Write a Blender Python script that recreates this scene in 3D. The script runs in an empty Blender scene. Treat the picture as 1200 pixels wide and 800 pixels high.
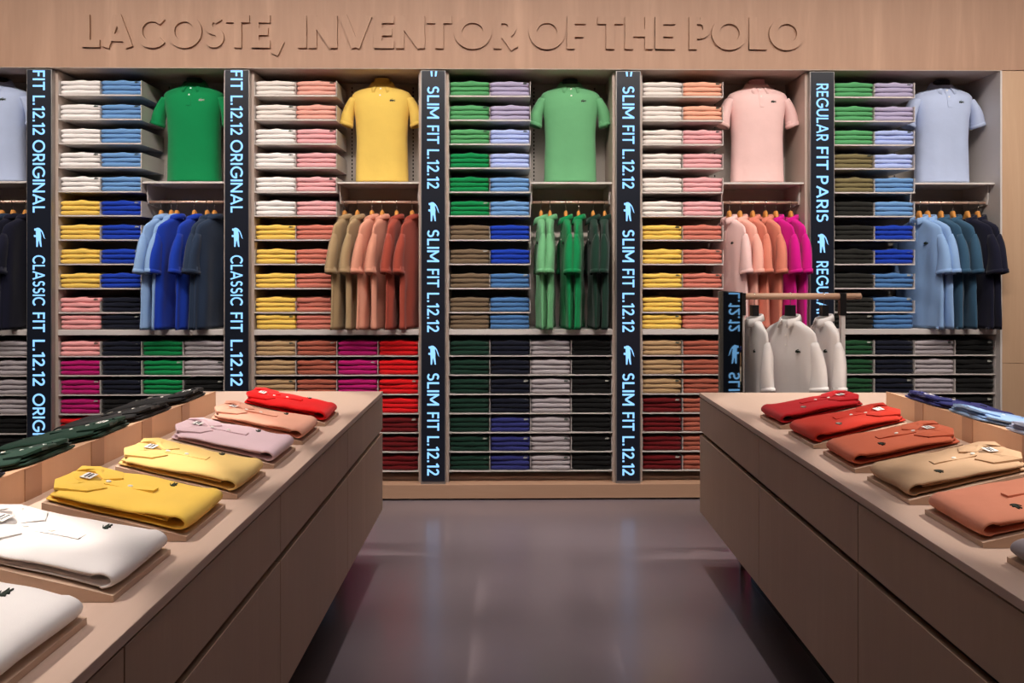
import bpy, bmesh, math, random
from mathutils import Vector, Matrix, noise

random.seed(7)
SC = bpy.context.scene
COL = SC.collection
PI = math.pi
R = math.radians

# ------------------------------------------------------------------ frame of reference
# world: shelving wall runs along x at y ~ 5.25, floor z = 0.  Both tables stand at a slight angle to it.
PSI = 0.014
CPS, SPS = math.cos(PSI), math.sin(PSI)
EYE = 1.4
def W(lat, dep, z=0.0):
    return Vector((lat*CPS + dep*SPS, -lat*SPS + dep*CPS, z))

# ------------------------------------------------------------------ materials
def lin(c):
    return tuple(((v/255)/12.92 if v/255 <= 0.04045 else ((v/255+0.055)/1.055)**2.4) for v in c)
MATS = {}
def new_mat(name):
    m = bpy.data.materials.new(name); m.use_nodes = True
    nt = m.node_tree; b = nt.nodes['Principled BSDF']
    return m, nt, b
def plain(name, rgb, rough=0.5, metal=0.0, spec=0.5, emit=None, es=0.0, coat=0.0):
    if name in MATS: return MATS[name]
    m, nt, b = new_mat(name)
    b.inputs['Base Color'].default_value = (*lin(rgb), 1)
    b.inputs['Roughness'].default_value = rough
    b.inputs['Metallic'].default_value = metal
    b.inputs['Specular IOR Level'].default_value = spec
    b.inputs['Coat Weight'].default_value = coat
    if emit:
        b.inputs['Emission Color'].default_value = (*lin(emit), 1)
        b.inputs['Emission Strength'].default_value = es
    MATS[name] = m
    return m
def fabric(name, rgb, bump=0.25):
    key = 'fabric_'+name
    if key in MATS: return MATS[key]
    m, nt, b = new_mat(key)
    L = nt.links
    tc = nt.nodes.new('ShaderNodeTexCoord')
    n1 = nt.nodes.new('ShaderNodeTexNoise'); n1.inputs['Scale'].default_value = 9; n1.inputs['Detail'].default_value = 3
    L.new(tc.outputs['Object'], n1.inputs['Vector'])
    mr = nt.nodes.new('ShaderNodeMapRange')
    mr.inputs['To Min'].default_value = 0.93; mr.inputs['To Max'].default_value = 1.06
    L.new(n1.outputs['Fac'], mr.inputs['Value'])
    mx = nt.nodes.new('ShaderNodeVectorMath'); mx.operation = 'SCALE'
    mx.inputs[0].default_value = lin(rgb)
    L.new(mr.outputs['Result'], mx.inputs['Scale'])
    L.new(mx.outputs['Vector'], b.inputs['Base Color'])
    b.inputs['Roughness'].default_value = 0.9
    b.inputs['Specular IOR Level'].default_value = 0.25
    b.inputs['Sheen Weight'].default_value = 0.12
    b.inputs['Sheen Roughness'].default_value = 0.5
    n2 = nt.nodes.new('ShaderNodeTexVoronoi'); n2.inputs['Scale'].default_value = 420
    L.new(tc.outputs['Object'], n2.inputs['Vector'])
    bp = nt.nodes.new('ShaderNodeBump'); bp.inputs['Strength'].default_value = bump; bp.inputs['Distance'].default_value = 0.0006
    L.new(n2.outputs['Distance'], bp.inputs['Height'])
    n3 = nt.nodes.new('ShaderNodeTexNoise'); n3.inputs['Scale'].default_value = 22; n3.inputs['Detail'].default_value = 2
    L.new(tc.outputs['Object'], n3.inputs['Vector'])
    bp2 = nt.nodes.new('ShaderNodeBump'); bp2.inputs['Strength'].default_value = 0.35; bp2.inputs['Distance'].default_value = 0.004
    L.new(n3.outputs['Fac'], bp2.inputs['Height']); L.new(bp.outputs['Normal'], bp2.inputs['Normal'])
    L.new(bp2.outputs['Normal'], b.inputs['Normal'])
    MATS[key] = m
    return m
def wood(name, c1, c2, rough=0.5, axis='Z', scale=1.0, fig=0.6):
    if name in MATS: return MATS[name]
    m, nt, b = new_mat(name); L = nt.links
    tc = nt.nodes.new('ShaderNodeTexCoord')
    mp = nt.nodes.new('ShaderNodeMapping')
    s = {'X': (0.35, 5, 5), 'Y': (5, 0.35, 5), 'Z': (5, 5, 0.45)}[axis]
    mp.inputs['Scale'].default_value = tuple(v*scale for v in s)
    L.new(tc.outputs['Object'], mp.inputs['Vector'])
    n1 = nt.nodes.new('ShaderNodeTexNoise'); n1.inputs['Scale'].default_value = 1.0
    n1.inputs['Detail'].default_value = 5; n1.inputs['Roughness'].default_value = 0.6; n1.inputs['Distortion'].default_value = 0.7
    L.new(mp.outputs['Vector'], n1.inputs['Vector'])
    n2 = nt.nodes.new('ShaderNodeTexNoise'); n2.inputs['Scale'].default_value = 14
    n2.inputs['Detail'].default_value = 4
    L.new(mp.outputs['Vector'], n2.inputs['Vector'])
    wv = nt.nodes.new('ShaderNodeMath'); wv.operation = 'MULTIPLY'; wv.inputs[1].default_value = 9.0
    L.new(n1.outputs['Fac'], wv.inputs[0])
    fr = nt.nodes.new('ShaderNodeMath'); fr.operation = 'SINE'
    L.new(wv.outputs[0], fr.inputs[0])
    mr = nt.nodes.new('ShaderNodeMapRange'); mr.inputs['From Min'].default_value = -1; mr.inputs['To Max'].default_value = fig
    L.new(fr.outputs[0], mr.inputs['Value'])
    ad = nt.nodes.new('ShaderNodeMath'); ad.operation = 'MULTIPLY_ADD'; ad.inputs[1].default_value = 0.35
    L.new(n2.outputs['Fac'], ad.inputs[0]); L.new(mr.outputs['Result'], ad.inputs[2])
    rp = nt.nodes.new('ShaderNodeValToRGB')
    rp.color_ramp.elements[0].position = 0.1; rp.color_ramp.elements[0].color = (*lin(c2), 1)
    rp.color_ramp.elements[1].position = 0.95; rp.color_ramp.elements[1].color = (*lin(c1), 1)
    L.new(ad.outputs[0], rp.inputs['Fac']); L.new(rp.outputs['Color'], b.inputs['Base Color'])
    b.inputs['Roughness'].default_value = rough
    bp = nt.nodes.new('ShaderNodeBump'); bp.inputs['Strength'].default_value = 0.08; bp.inputs['Distance'].default_value = 0.002
    L.new(n2.outputs['Fac'], bp.inputs['Height']); L.new(bp.outputs['Normal'], b.inputs['Normal'])
    MATS[name] = m
    return m

M_WALLWOOD = wood('wall_ash_wood', (190,152,126), (164,127,103), 0.55, 'Z', 0.8, 0.75)
M_SIDEWOOD = wood('side_ash_wood', (203,170,140), (188,154,124), 0.55, 'Z', 1.2)
M_TABLETOP = wood('table_top_wood', (214,188,172), (203,176,158), 0.45, 'Y', 1.6, 0.4)
M_CABWOOD = wood('cabinet_wood', (194,165,142), (178,149,126), 0.5, 'Z', 1.3, 0.5)
M_BLOCK = wood('display_block_wood', (212,184,162), (200,171,148), 0.5, 'X', 2.0, 0.4)
M_TIER = wood('tier_wood', (205,165,133), (196,154,122), 0.5, 'Z', 1.0, 0.4)
M_TIERBAND = wood('tier_band_dark', (170,128,100), (162,120,92), 0.45, 'Z', 1.0, 0.4)
M_SHELF = plain('shelf_paint', (205,198,194), 0.45)
M_NICHE = plain('niche_paint', (188,180,172), 0.6)
M_UPRIGHT = plain('upright_paint', (190,172,160), 0.5)
M_EDGE = plain('satin_metal_edge', (170,165,162), 0.35, 0.7)
M_ROD = plain('rod_metal', (225,190,170), 0.3, 0.6)
M_BLACK = plain('black_metal', (14,14,16), 0.45)
M_SCREEN = plain('led_screen_glass', (22,26,36), 0.32, 0.0, 0.5, (40,50,70), 0.05)
M_LED = plain('led_letters', (60,110,160), 0.5, 0, 0.5, (142,200,255), 1.15)
M_HANGWOOD = plain('hanger_wood', (205,140,70), 0.45)
M_CHROME = plain('chrome', (210,205,200), 0.2, 1.0)
M_WHITEMETAL = plain('white_metal', (215,208,204), 0.4)
M_MIRROR = plain('mirror_glass', (120,130,130), 0.03, 1.0)
M_PLINTH = plain('polished_plinth', (120,110,105), 0.12, 1.0)
M_BUTTON = plain('pearl_button', (240,236,228), 0.3)
M_LABEL = plain('collar_label', (238,236,232), 0.6)
M_INK = plain('label_print', (60,62,66), 0.6)
M_CROCDARK = plain('crocodile_thread_dark', (26,40,30), 0.7)
M_CROCPALE = plain('crocodile_thread_pale', (150,150,140), 0.7)
M_GAP = plain('shadow_gap_lining', (40,30,26), 0.8)
M_SLOT = plain('slot_dark', (20,20,20), 0.8)
M_BUST = {k: plain('bust_'+k, c, 0.6) for k, c in {'dark': (38,36,44), 'green': (24,40,30), 'yellow': (232,194,92), 'pink': (226,166,170)}.items()}

FAB = {
 'white': (233,228,226), 'warm white': (228,220,214), 'pale grey': (168,160,164), 'light blue': (104,148,198),
 'royal blue': (16,56,168), 'yellow': (232,194,92), 'dusty pink': (232,160,160), 'navy': (11,16,34),
 'black': (7,7,8), 'magenta': (176,14,104), 'red': (214,14,22), 'dark red': (100,6,13), 'green': (0,130,70),
 'mint green': (84,158,102), 'peach pink': (226,166,152), 'pink': (226,166,170), 'coral': (200,118,102),
 'tan': (178,146,108), 'terracotta': (165,88,70), 'olive brown': (112,94,74), 'lavender grey': (172,164,194),
 'lavender blue': (168,184,232), 'steel blue': (72,116,168), 'dark green': (12,48,36), 'indigo': (44,48,112),
 'charcoal green': (30,30,27), 'olive': (118,108,74), 'peach': (232,172,146), 'forest green': (24,70,40),
 'soft yellow': (238,202,124), 'bright yellow': (246,204,88), 'pale pink': (222,192,200), 'salmon': (228,165,140),
 'vivid red': (225,6,10), 'crimson': (180,8,22), 'orange red': (190,44,24), 'burnt coral': (196,98,68),
 'camel': (194,160,126), 'apricot': (215,138,110), 'kelly green': (0,128,72), 'sky blue': (136,170,214),
 'ice blue': (178,192,222), 'petrol blue': (50,84,110), 'slate navy': (36,52,76), 'ink navy': (14,16,38),
 'rose': (234,196,192), 'blush': (238,176,160), 'hot pink': (205,10,135), 'rust': (160,70,54), 'lemon': (228,194,96),
 'light salmon': (214,148,124), 'leaf green': (104,170,120), 'bottle green': (16,50,38), 'khaki': (166,140,104),
 'soft coral': (215,130,108), 'ivory': (238,234,232), 'shadow black': (12,11,13),
}
def F(k): return fabric(k.replace(' ', '_'), FAB[k])
PALEBADGE = {'royal blue','navy','black','magenta','dark red','dark green','indigo','charcoal green','steel blue','red',
             'green','olive brown','forest green','terracotta','shadow black','crimson','orange red'}

# ------------------------------------------------------------------ mesh builder
class MB:
    def __init__(s): s.v = []; s.f = []; s.m = []; s.sm = []
    def add(s, vs, fs, mi=0, smooth=False, mat=None):
        o = len(s.v)
        if mat is not None: vs = [mat @ Vector(v) for v in vs]
        s.v += [tuple(v) for v in vs]
        s.f += [tuple(i+o for i in f) for f in fs]
        s.m += [mi]*len(fs); s.sm += [smooth]*len(fs)
        return s
    def box(s, x0, x1, y0, y1, z0, z1, mi=0, mat=None):
        v = [(x0,y0,z0),(x1,y0,z0),(x1,y1,z0),(x0,y1,z0),(x0,y0,z1),(x1,y0,z1),(x1,y1,z1),(x0,y1,z1)]
        f = [(0,3,2,1),(4,5,6,7),(0,1,5,4),(1,2,6,5),(2,3,7,6),(3,0,4,7)]
        return s.add(v, f, mi, False, mat)
    def prism(s, poly, d0, d1, axis='y', mi=0, mat=None):
        # poly in the plane perpendicular to the axis; y: (x,z), x: (y,z), z: (x,y)
        n = len(poly)
        def P(p, d):
            if axis == 'y': return (p[0], d, p[1])
            if axis == 'x': return (d, p[0], p[1])
            return (p[0], p[1], d)
        v = [P(p, d0) for p in poly] + [P(p, d1) for p in poly]
        f = [tuple(range(n)), tuple(range(2*n-1, n-1, -1))]
        f += [(i, i+n, (i+1) % n + n, (i+1) % n) for i in range(n)]
        return s.add(v, f, mi, False, mat)
    def loft(s, rings, mi=0, closed=True, cap0=True, cap1=True, smooth=True, mat=None):
        n = len(rings[0]); v = [p for r in rings for p in r]; f = []
        for i in range(len(rings)-1):
            for j in range(n if closed else n-1):
                a = i*n+j; b = i*n+(j+1) % n
                f.append((a, b, b+n, a+n))
        if cap0: f.append(tuple(range(n-1, -1, -1)))
        if cap1: f.append(tuple((len(rings)-1)*n+j for j in range(n)))
        return s.add(v, f, mi, smooth, mat)
    def tube(s, pts, r, seg=10, mi=0, mat=None):
        rings = []
        for i, p in enumerate(pts):
            p = Vector(p)
            t = (Vector(pts[min(i+1, len(pts)-1)]) - Vector(pts[max(i-1, 0)])).normalized()
            up = Vector((0,0,1)) if abs(t.z) < 0.9 else Vector((1,0,0))
            a = t.cross(up).normalized(); b = a.cross(t)
            rr = r[i] if isinstance(r, (list, tuple)) else r
            rings.append([p + (a*math.cos(2*PI*k/seg) + b*math.sin(2*PI*k/seg))*rr for k in range(seg)])
        return s.loft(rings, mi, mat=mat)
    def mesh(s, name, fix=True):
        me = bpy.data.meshes.new(name)
        me.from_pydata(s.v, [], s.f)
        me.polygons.foreach_set('material_index', s.m)
        me.polygons.foreach_set('use_smooth', s.sm)
        if fix:
            bm = bmesh.new(); bm.from_mesh(me)
            bmesh.ops.recalc_face_normals(bm, faces=bm.faces)
            big = [f for f in bm.faces if len(f.verts) > 4]
            if big: bmesh.ops.triangulate(bm, faces=big)
            bm.to_mesh(me); bm.free()
        me.update()
        return me
    def obj(s, name, mats, parent=None, loc=(0,0,0), rot=(0,0,0), bevel=0.0, fix=True):
        me = s.mesh(name, fix)
        for m in (mats if isinstance(mats, (list, tuple)) else [mats]): me.materials.append(m)
        return link(name, me, parent, loc, rot, bevel)
def link(name, me, parent=None, loc=(0,0,0), rot=(0,0,0), bevel=0.0):
    o = bpy.data.objects.new(name, me); COL.objects.link(o)
    o.location = loc; o.rotation_euler = rot
    if parent: o.parent = parent
    if bevel > 0:
        b = o.modifiers.new('bevel', 'BEVEL'); b.width = bevel; b.segments = 2; b.limit_method = 'ANGLE'; b.angle_limit = R(40)
    return o
def thing(name, label, cat, loc=(0,0,0), rz=0.0, group=None):
    o = bpy.data.objects.new(name, None); COL.objects.link(o)
    o.empty_display_size = 0.1
    o.location = loc; o.rotation_euler = (0,0,rz)
    return tag(o, label, cat, group)
def tag(o, label, cat, group=None):
    o['label'] = label; o['category'] = cat
    if group: o['group'] = group
    return o
def struct(o): o['kind'] = 'structure'; return o

# ------------------------------------------------------------------ lettering (geometric sans built from strokes, cap height 1)
def arc(cx, cy, rx, ry, a0, a1, n=20):
    return [(cx+rx*math.cos(R(a0+(a1-a0)*i/n)), cy+ry*math.sin(R(a0+(a1-a0)*i/n))) for i in range(n+1)]
def glyph(ch, t):
    h = t/2
    if ch == 'L': return 0.52, [[(h,1),(h,0)], [(0,h),(0.52,h)]]
    if ch == 'I': return t, [[(h,1),(h,0)]]
    if ch == 'T': return 0.7, [[(0.35,1),(0.35,0)], [(0,1-h),(0.7,1-h)]]
    if ch == 'E': return 0.56, [[(h,1),(h,0)], [(0,h),(0.56,h)], [(0,1-h),(0.56,1-h)], [(0,0.5),(0.5,0.5)]]
    if ch == 'F': return 0.54, [[(h,1),(h,0)], [(0,1-h),(0.54,1-h)], [(0,0.48),(0.48,0.48)]]
    if ch == 'H': return 0.78, [[(h,1),(h,0)], [(0.78-h,1),(0.78-h,0)], [(0,0.5),(0.78,0.5)]]
    if ch == 'N': return 0.8, [[(h,1),(h,0)], [(0.8-h,1),(0.8-h,0)], [(h*0.9,0.97),(0.8-h*0.9,0.03)]]
    if ch == 'M': return 0.94, [[(h,1),(h,0)], [(0.94-h,1),(0.94-h,0)], [(h,0.95),(0.47,0.25)], [(0.94-h,0.95),(0.47,0.25)]]
    if ch == 'A': return 0.92, [[(h*0.9,0),(0.46,0.98)], [(0.92-h*0.9,0),(0.46,0.98)], [(0.2,0.3),(0.72,0.3)]]
    if ch == 'V': return 0.9, [[(h*0.9,1),(0.45,0.02)], [(0.9-h*0.9,1),(0.45,0.02)]]
    if ch == 'O': return 1.04, [arc(0.52,0.5,0.52-h,0.52-h,0,360,40)]
    if ch == 'C': return 0.9, [arc(0.52,0.5,0.52-h,0.52-h,42,318,34)]
    if ch == 'G': return 0.98, [arc(0.52,0.5,0.52-h,0.52-h,42,352,34), [(0.56,0.47),(1.0,0.47)]]
    if ch == 'U': return 0.76, [[(h,1),(h,0.36)] , arc(0.38,0.37,0.38-h,0.38-h,180,360,20), [(0.76-h,0.36),(0.76-h,1)]]
    if ch == 'P': return 0.6, [[(h,1),(h,0)], [(h,1-h),(0.32,1-h)], arc(0.32,(1.44-h)/2,0.28-h*0.7,(0.56-h)/2,90,-90,14), [(h,0.44),(0.32,0.44)]]
    if ch == 'R': return 0.64, [[(h,1),(h,0)], [(h,1-h),(0.32,1-h)], arc(0.32,(1.44-h)/2,0.28-h*0.7,(0.56-h)/2,90,-90,14), [(h,0.44),(0.32,0.44)], [(0.3,0.44),(0.59,0)]]
    if ch == 'S':
        q = 0.515; return 0.6, [arc(0.3,(1-h+q)/2,0.275-h,(1-h-q)/2,30,270,20)[:-1] + arc(0.3,(q+h)/2,0.30-h,(q-h)/2,90,-150,20)]
    if ch == '1': return 0.32, [[(0.32-h,1),(0.32-h,0)], [(0,0.78),(0.3-h*0.4,0.96)]]
    if ch == '2': return 0.58, [arc(0.28,0.71,0.28-h,0.29-h,165,-35,16) + [(h*1.1,h)], [(0,h),(0.58,h)]]
    if ch == '.': return t*1.1, [[(h,0),(h,t*1.1)]]
    if ch == ',': return t*1.3, [[(t*1.15,t),(t*0.3,-0.2)]]
    return 0.34, []
def stroke_polys(pts, t):
    # a polyline with mitred sides as quads
    n = len(pts); Lf = []; Rt = []
    closed = n > 3 and abs(pts[0][0]-pts[-1][0]) < 1e-6 and abs(pts[0][1]-pts[-1][1]) < 1e-6
    for i in range(n):
        if closed: a = pts[i-1] if i > 0 else pts[-2]; b = pts[i+1] if i < n-1 else pts[1]
        else: a = pts[max(i-1,0)]; b = pts[min(i+1,n-1)]
        d = Vector((b[0]-a[0], b[1]-a[1])).normalized(); nn = Vector((-d.y, d.x))*t/2
        Lf.append((pts[i][0]+nn.x, pts[i][1]+nn.y)); Rt.append((pts[i][0]-nn.x, pts[i][1]-nn.y))
    return Lf, Rt
def glyph_into(mb, ch, x, y, size, t, d0, d1, fmap):
    # fmap(u, v, d) -> 3D
    w, strokes = glyph(ch, t)
    for k, st in enumerate(strokes):
        Lf, Rt = stroke_polys(st, t); n = len(st)
        rings = []
        e = k*0.00002
        for i in range(n):
            l = (x+Lf[i][0]*size, y+Lf[i][1]*size); r = (x+Rt[i][0]*size, y+Rt[i][1]*size)
            rings.append([fmap(l[0], l[1], d0), fmap(r[0], r[1], d0), fmap(r[0], r[1], d1+e), fmap(l[0], l[1], d1+e)])
        mb.loft(rings, smooth=False)
    return w*size
def word_width(s, t, gap): return sum(glyph(c, t)[0] for c in s) + gap*(len(s)-1)
CROC = [(400,390),(372,372),(330,366),(250,335),(205,300),(178,262),(178,225),(192,205),(192,175),(232,175),(238,206),
        (318,208),(318,168),(356,168),(362,208),(410,212),(552,214),(552,240),(450,252),(420,262),(548,292),(552,318),
        (410,304),(330,306),(270,296),(240,298),(262,318),(310,338),(372,360)]
CROC = [((a-365)/380.0, (b-262)/380.0) for a, b in CROC]
def croc_into(mb, cx, cy, size, d0, d1, fmap, mi=0):
    n = len(CROC)
    v = [fmap(cx+u*size, cy+w*size, d0) for u, w in CROC] + [fmap(cx+u*size, cy+w*size, d1) for u, w in CROC]
    f = [tuple(range(n)), tuple(range(2*n-1, n-1, -1))] + [(i, i+n, (i+1) % n+n, (i+1) % n) for i in range(n)]
    mb.add(v, f, mi)

# ------------------------------------------------------------------ wall layout
YP = 5.24      # front of the sign columns and header
YS = 5.29      # front of the shelves
YB = 5.655     # back panel
HB = 2.642     # underside of the header
BAYC = [0.195 + 1.2*(k-3) for k in range(6)]     # bay 0 .. bay 5, bay 3 in the middle
IW = 0.507                                        # half the clear width
CW = 2*IW/4
def xpx(px, y):
    t = (px-599)/1000.0
    return y*(t*CPS+SPS)/(CPS-t*SPS)
def zpx(py, x, y):
    dep = y*CPS + x*SPS
    return EYE + (318-py)*dep/1000.0

# room -------------------------------------------------------------
fl, nt, b = new_mat('resin_floor'); L = nt.links
tc = nt.nodes.new('ShaderNodeTexCoord'); n1 = nt.nodes.new('ShaderNodeTexNoise'); n1.inputs['Scale'].default_value = 1.3; n1.inputs['Detail'].default_value = 6
L.new(tc.outputs['Object'], n1.inputs['Vector'])
rp = nt.nodes.new('ShaderNodeValToRGB')
rp.color_ramp.elements[0].color = (*lin((112,101,105)),1); rp.color_ramp.elements[1].color = (*lin((128,116,120)),1)
L.new(n1.outputs['Fac'], rp.inputs['Fac']); L.new(rp.outputs['Color'], b.inputs['Base Color'])
b.inputs['Roughness'].default_value = 0.3
mrr = nt.nodes.new('ShaderNodeMapRange'); mrr.inputs['To Min'].default_value = 0.17; mrr.inputs['To Max'].default_value = 0.25
L.new(n1.outputs['Fac'], mrr.inputs['Value']); L.new(mrr.outputs['Result'], b.inputs['Roughness'])
XL, XR, YN, ZC = -5.0, 5.2, -3.5, 3.9
struct(MB().box(XL, XR, YN, 6.0, -0.1, 0.0).obj('floor', fl))
M_CEIL = plain('ceiling_paint', (70,62,58), 0.8)
M_WALLP = plain('wall_paint', (150,128,114), 0.7)
struct(MB().box(XL, XR, YN, 6.0, ZC, ZC+0.1).obj('ceiling', M_CEIL))
struct(MB().box(XL-0.1, XL, YN, 6.0, 0, ZC).obj('wall_left', M_WALLP))
struct(MB().box(XR, XR+0.1, YN, 6.0, 0, ZC).obj('wall_right', M_WALLP))
struct(MB().box(XL-0.1, XR+0.1, YN-0.1, YN, 0, ZC).obj('wall_front', M_WALLP))
wb = struct(MB().box(XL, XR, YB+0.012, YB+0.1, 0, ZC).obj('wall_back', M_WALLP))
hd = MB().box(XL, XR, YP, YB+0.012, HB+0.004, ZC).obj('trim_1', M_WALLWOOD); struct(hd)
# soffit board under the header
struct(MB().box(-4.2, BAYC[5]+IW+0.012, YP+0.001, YB+0.01, HB, HB+0.0035).obj('trim_2', M_UPRIGHT))
# right-hand wooden wall panels, a seam at hip height
XE = BAYC[5]+IW+0.012
zs = zpx(425.5, 3.2, YP)
struct(MB().box(XE, XR, YP, YB+0.01, zs+0.0015, HB-0.0005).obj('wall_right_panel_upper'.replace('wall_right_panel_upper', 'trim_3'), M_SIDEWOOD))
struct(MB().box(XE, XR, YP, YB+0.01, 0, zs-0.0015).obj('trim_4', M_SIDEWOOD))
# low wooden plinth below the bays
struct(MB().box(-4.2, XE, YP-0.015, YB+0.01, 0.012, 0.094).obj('baseboard_back', wood('plinth_ash', (196,160,133), (178,141,115), 0.5, 'X', 1.2)))

# raised letters on the header
cap = 0.198
zb = zpx(57.3, -0.4, YP)
def header_words():
    t = 0.225
    for word, p0, p1 in (('LACOSTE,', 97.5, 331), ('INVENTOR', 350, 605), ('OF', 620, 686), ('THE', 700, 791), ('POLO', 807, 942)):
        x0, x1 = xpx(p0, YP), xpx(p1, YP)
        gap = 0.06
        ww = word_width(word, t, gap)
        sx = (x1-x0)/(ww*cap)
        x = 0
        for c in word:
            mb = MB()
            fm = lambda u, v, d: (x0 + u*sx, YP - d, v)
            w = glyph_into(mb, c, x, zb, cap, t, -0.001, 0.016, fm)
            mb.obj('raised_comma' if c == ',' else 'raised_letter', M_WALLWOOD, hd)
            x += w + gap*cap
header_words()

# ------------------------------------------------------------------ sign columns
def text_down(root, s, x, ytop, size, t, gap, ysurf):
    # text runs downwards, tops of the letters to the right
    fm = lambda u, v, d: (x - size/2 + v, ysurf - d, ytop - u)
    mb = MB(); u = 0
    for c in s:
        w = glyph_into(mb, c, u, 0, size, t, 0.0, 0.0015, fm)
        u += w + gap*size
    mb.obj('lit_lettering', M_LED, root)
    return u - gap*size
SIGNS = {0: 'classic', 1: 'classic', 2: 'slim', 3: 'slim', 4: 'paris'}
SIGNLAB = {0: 'tall LED sign column reading classic fit original, leftmost of all sign columns',
           1: 'tall LED sign column reading classic fit original, between green and yellow display polos',
           2: 'tall LED sign column reading slim fit, right beside the yellow display polo',
           3: 'tall LED sign column reading slim fit, between mint green and pink display polos',
           4: 'tall LED sign column reading regular fit paris, behind the white polo rack'}
for k in range(5):
    xc = BAYC[k] + 0.6
    r = thing('led_sign_column', SIGNLAB[k], 'sign', (xc, YP, 0.094), 0, 'LED sign columns between the bays')
    z0, z1 = 0.0, HB-0.094-0.008
    MB().box(-0.0925, 0.0925, 0.046, YB-YP, z0, z1).obj('upright', M_UPRIGHT, r)
    hw = 0.0765
    MB().box(-hw, hw, 0.004, 0.0455, z0, z1).obj('casing', M_EDGE, r, bevel=0.0015)
    scr = MB().box(-hw+0.0055, hw-0.0055, 0.0, 0.0042, z0+0.02, z1-0.004).obj('screen', M_SCREEN, r)
    size, t, gap = 0.0735, 0.150, 0.125
    zt = lambda py: zpx(py, xc, YP) - 0.094
    if SIGNS[k] == 'slim':
        words = []
        for base in (0, 168, 336):
            words += [('SLIM', 101+base, 139+base), ('FIT', 147+base, 168.5+base), ('L.12.12', 175+base, 221+base)]
        crocs = [248, 416]
        if True: crocs.append(80)
    elif SIGNS[k] == 'classic':
        words = [('FIT', 82.5, 104), ('L.12.12', 112, 158), ('ORIGINAL', 164, 249), ('CLASSIC', 299, 354), ('FIT', 367, 392) if 0 else ('FIT', 363, 384), ('L.12.12', 396, 452) if 0 else ('L.12.12', 398, 452), ('ORIGINAL', 461, 546)]
        words[0] = ('FIT', 82.5, 105.5)
        words[4] = ('FIT', 366, 389)
        words[3] = ('CLASSIC', 299, 358)
        crocs = [278, ]
    else:
        words = [('REGULAR', 98, 165), ('FIT', 172, 199), ('PARIS', 206, 260), ('REGULAR', 306, 373), ('FIT', 380, 407), ('PARIS', 414, 468), ('REGULAR', 514, 560)]
        crocs = [285, 493]
    for wtxt, a, bb in words:
        za, zb2 = zt(a), zt(bb)
        if za > z1-0.004: za = z1-0.006
        ln = za-zb2
        ww = word_width(wtxt, t, gap)*size
        sc_ = ln/ww
        mb = MB(); u = 0
        for c in wtxt:
            fm = lambda uu, v, d: (-size/2+v, -d, za - uu*sc_)
            w = glyph_into(mb, c, u, 0, size, t, -0.0005, 0.0012, fm)
            u += w + gap*size
        mb.obj('lit_lettering', M_LED, scr)
    for cy in crocs:
        zc = zt(cy)
        mb = MB()
        if cy == 80:     # only the jaws show below the header
            fm = lambda uu, v, d: (v, -d, zc-uu)
            for (v0, v1) in ((-0.012, -0.003), (0.009, 0.018)):
                mb.add([fm(0.012, v0*1.4, 0.0012), fm(0.012, v1*1.4, 0.0012), fm(0.05, v1*1.1, 0.0012), fm(0.05, v0*1.1, 0.0012)], [(0,1,2,3)])
                mb.v = [(a_, b_, min(c_, z1-0.006)) for a_, b_, c_ in mb.v]
        else:
            fm = lambda uu, v, d: (v, -d, zc-uu)
            croc_into(mb, 0, 0, 0.118, -0.0005, 0.0012, fm)
        mb.obj('lit_crocodile_emblem', M_LED, scr)

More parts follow.
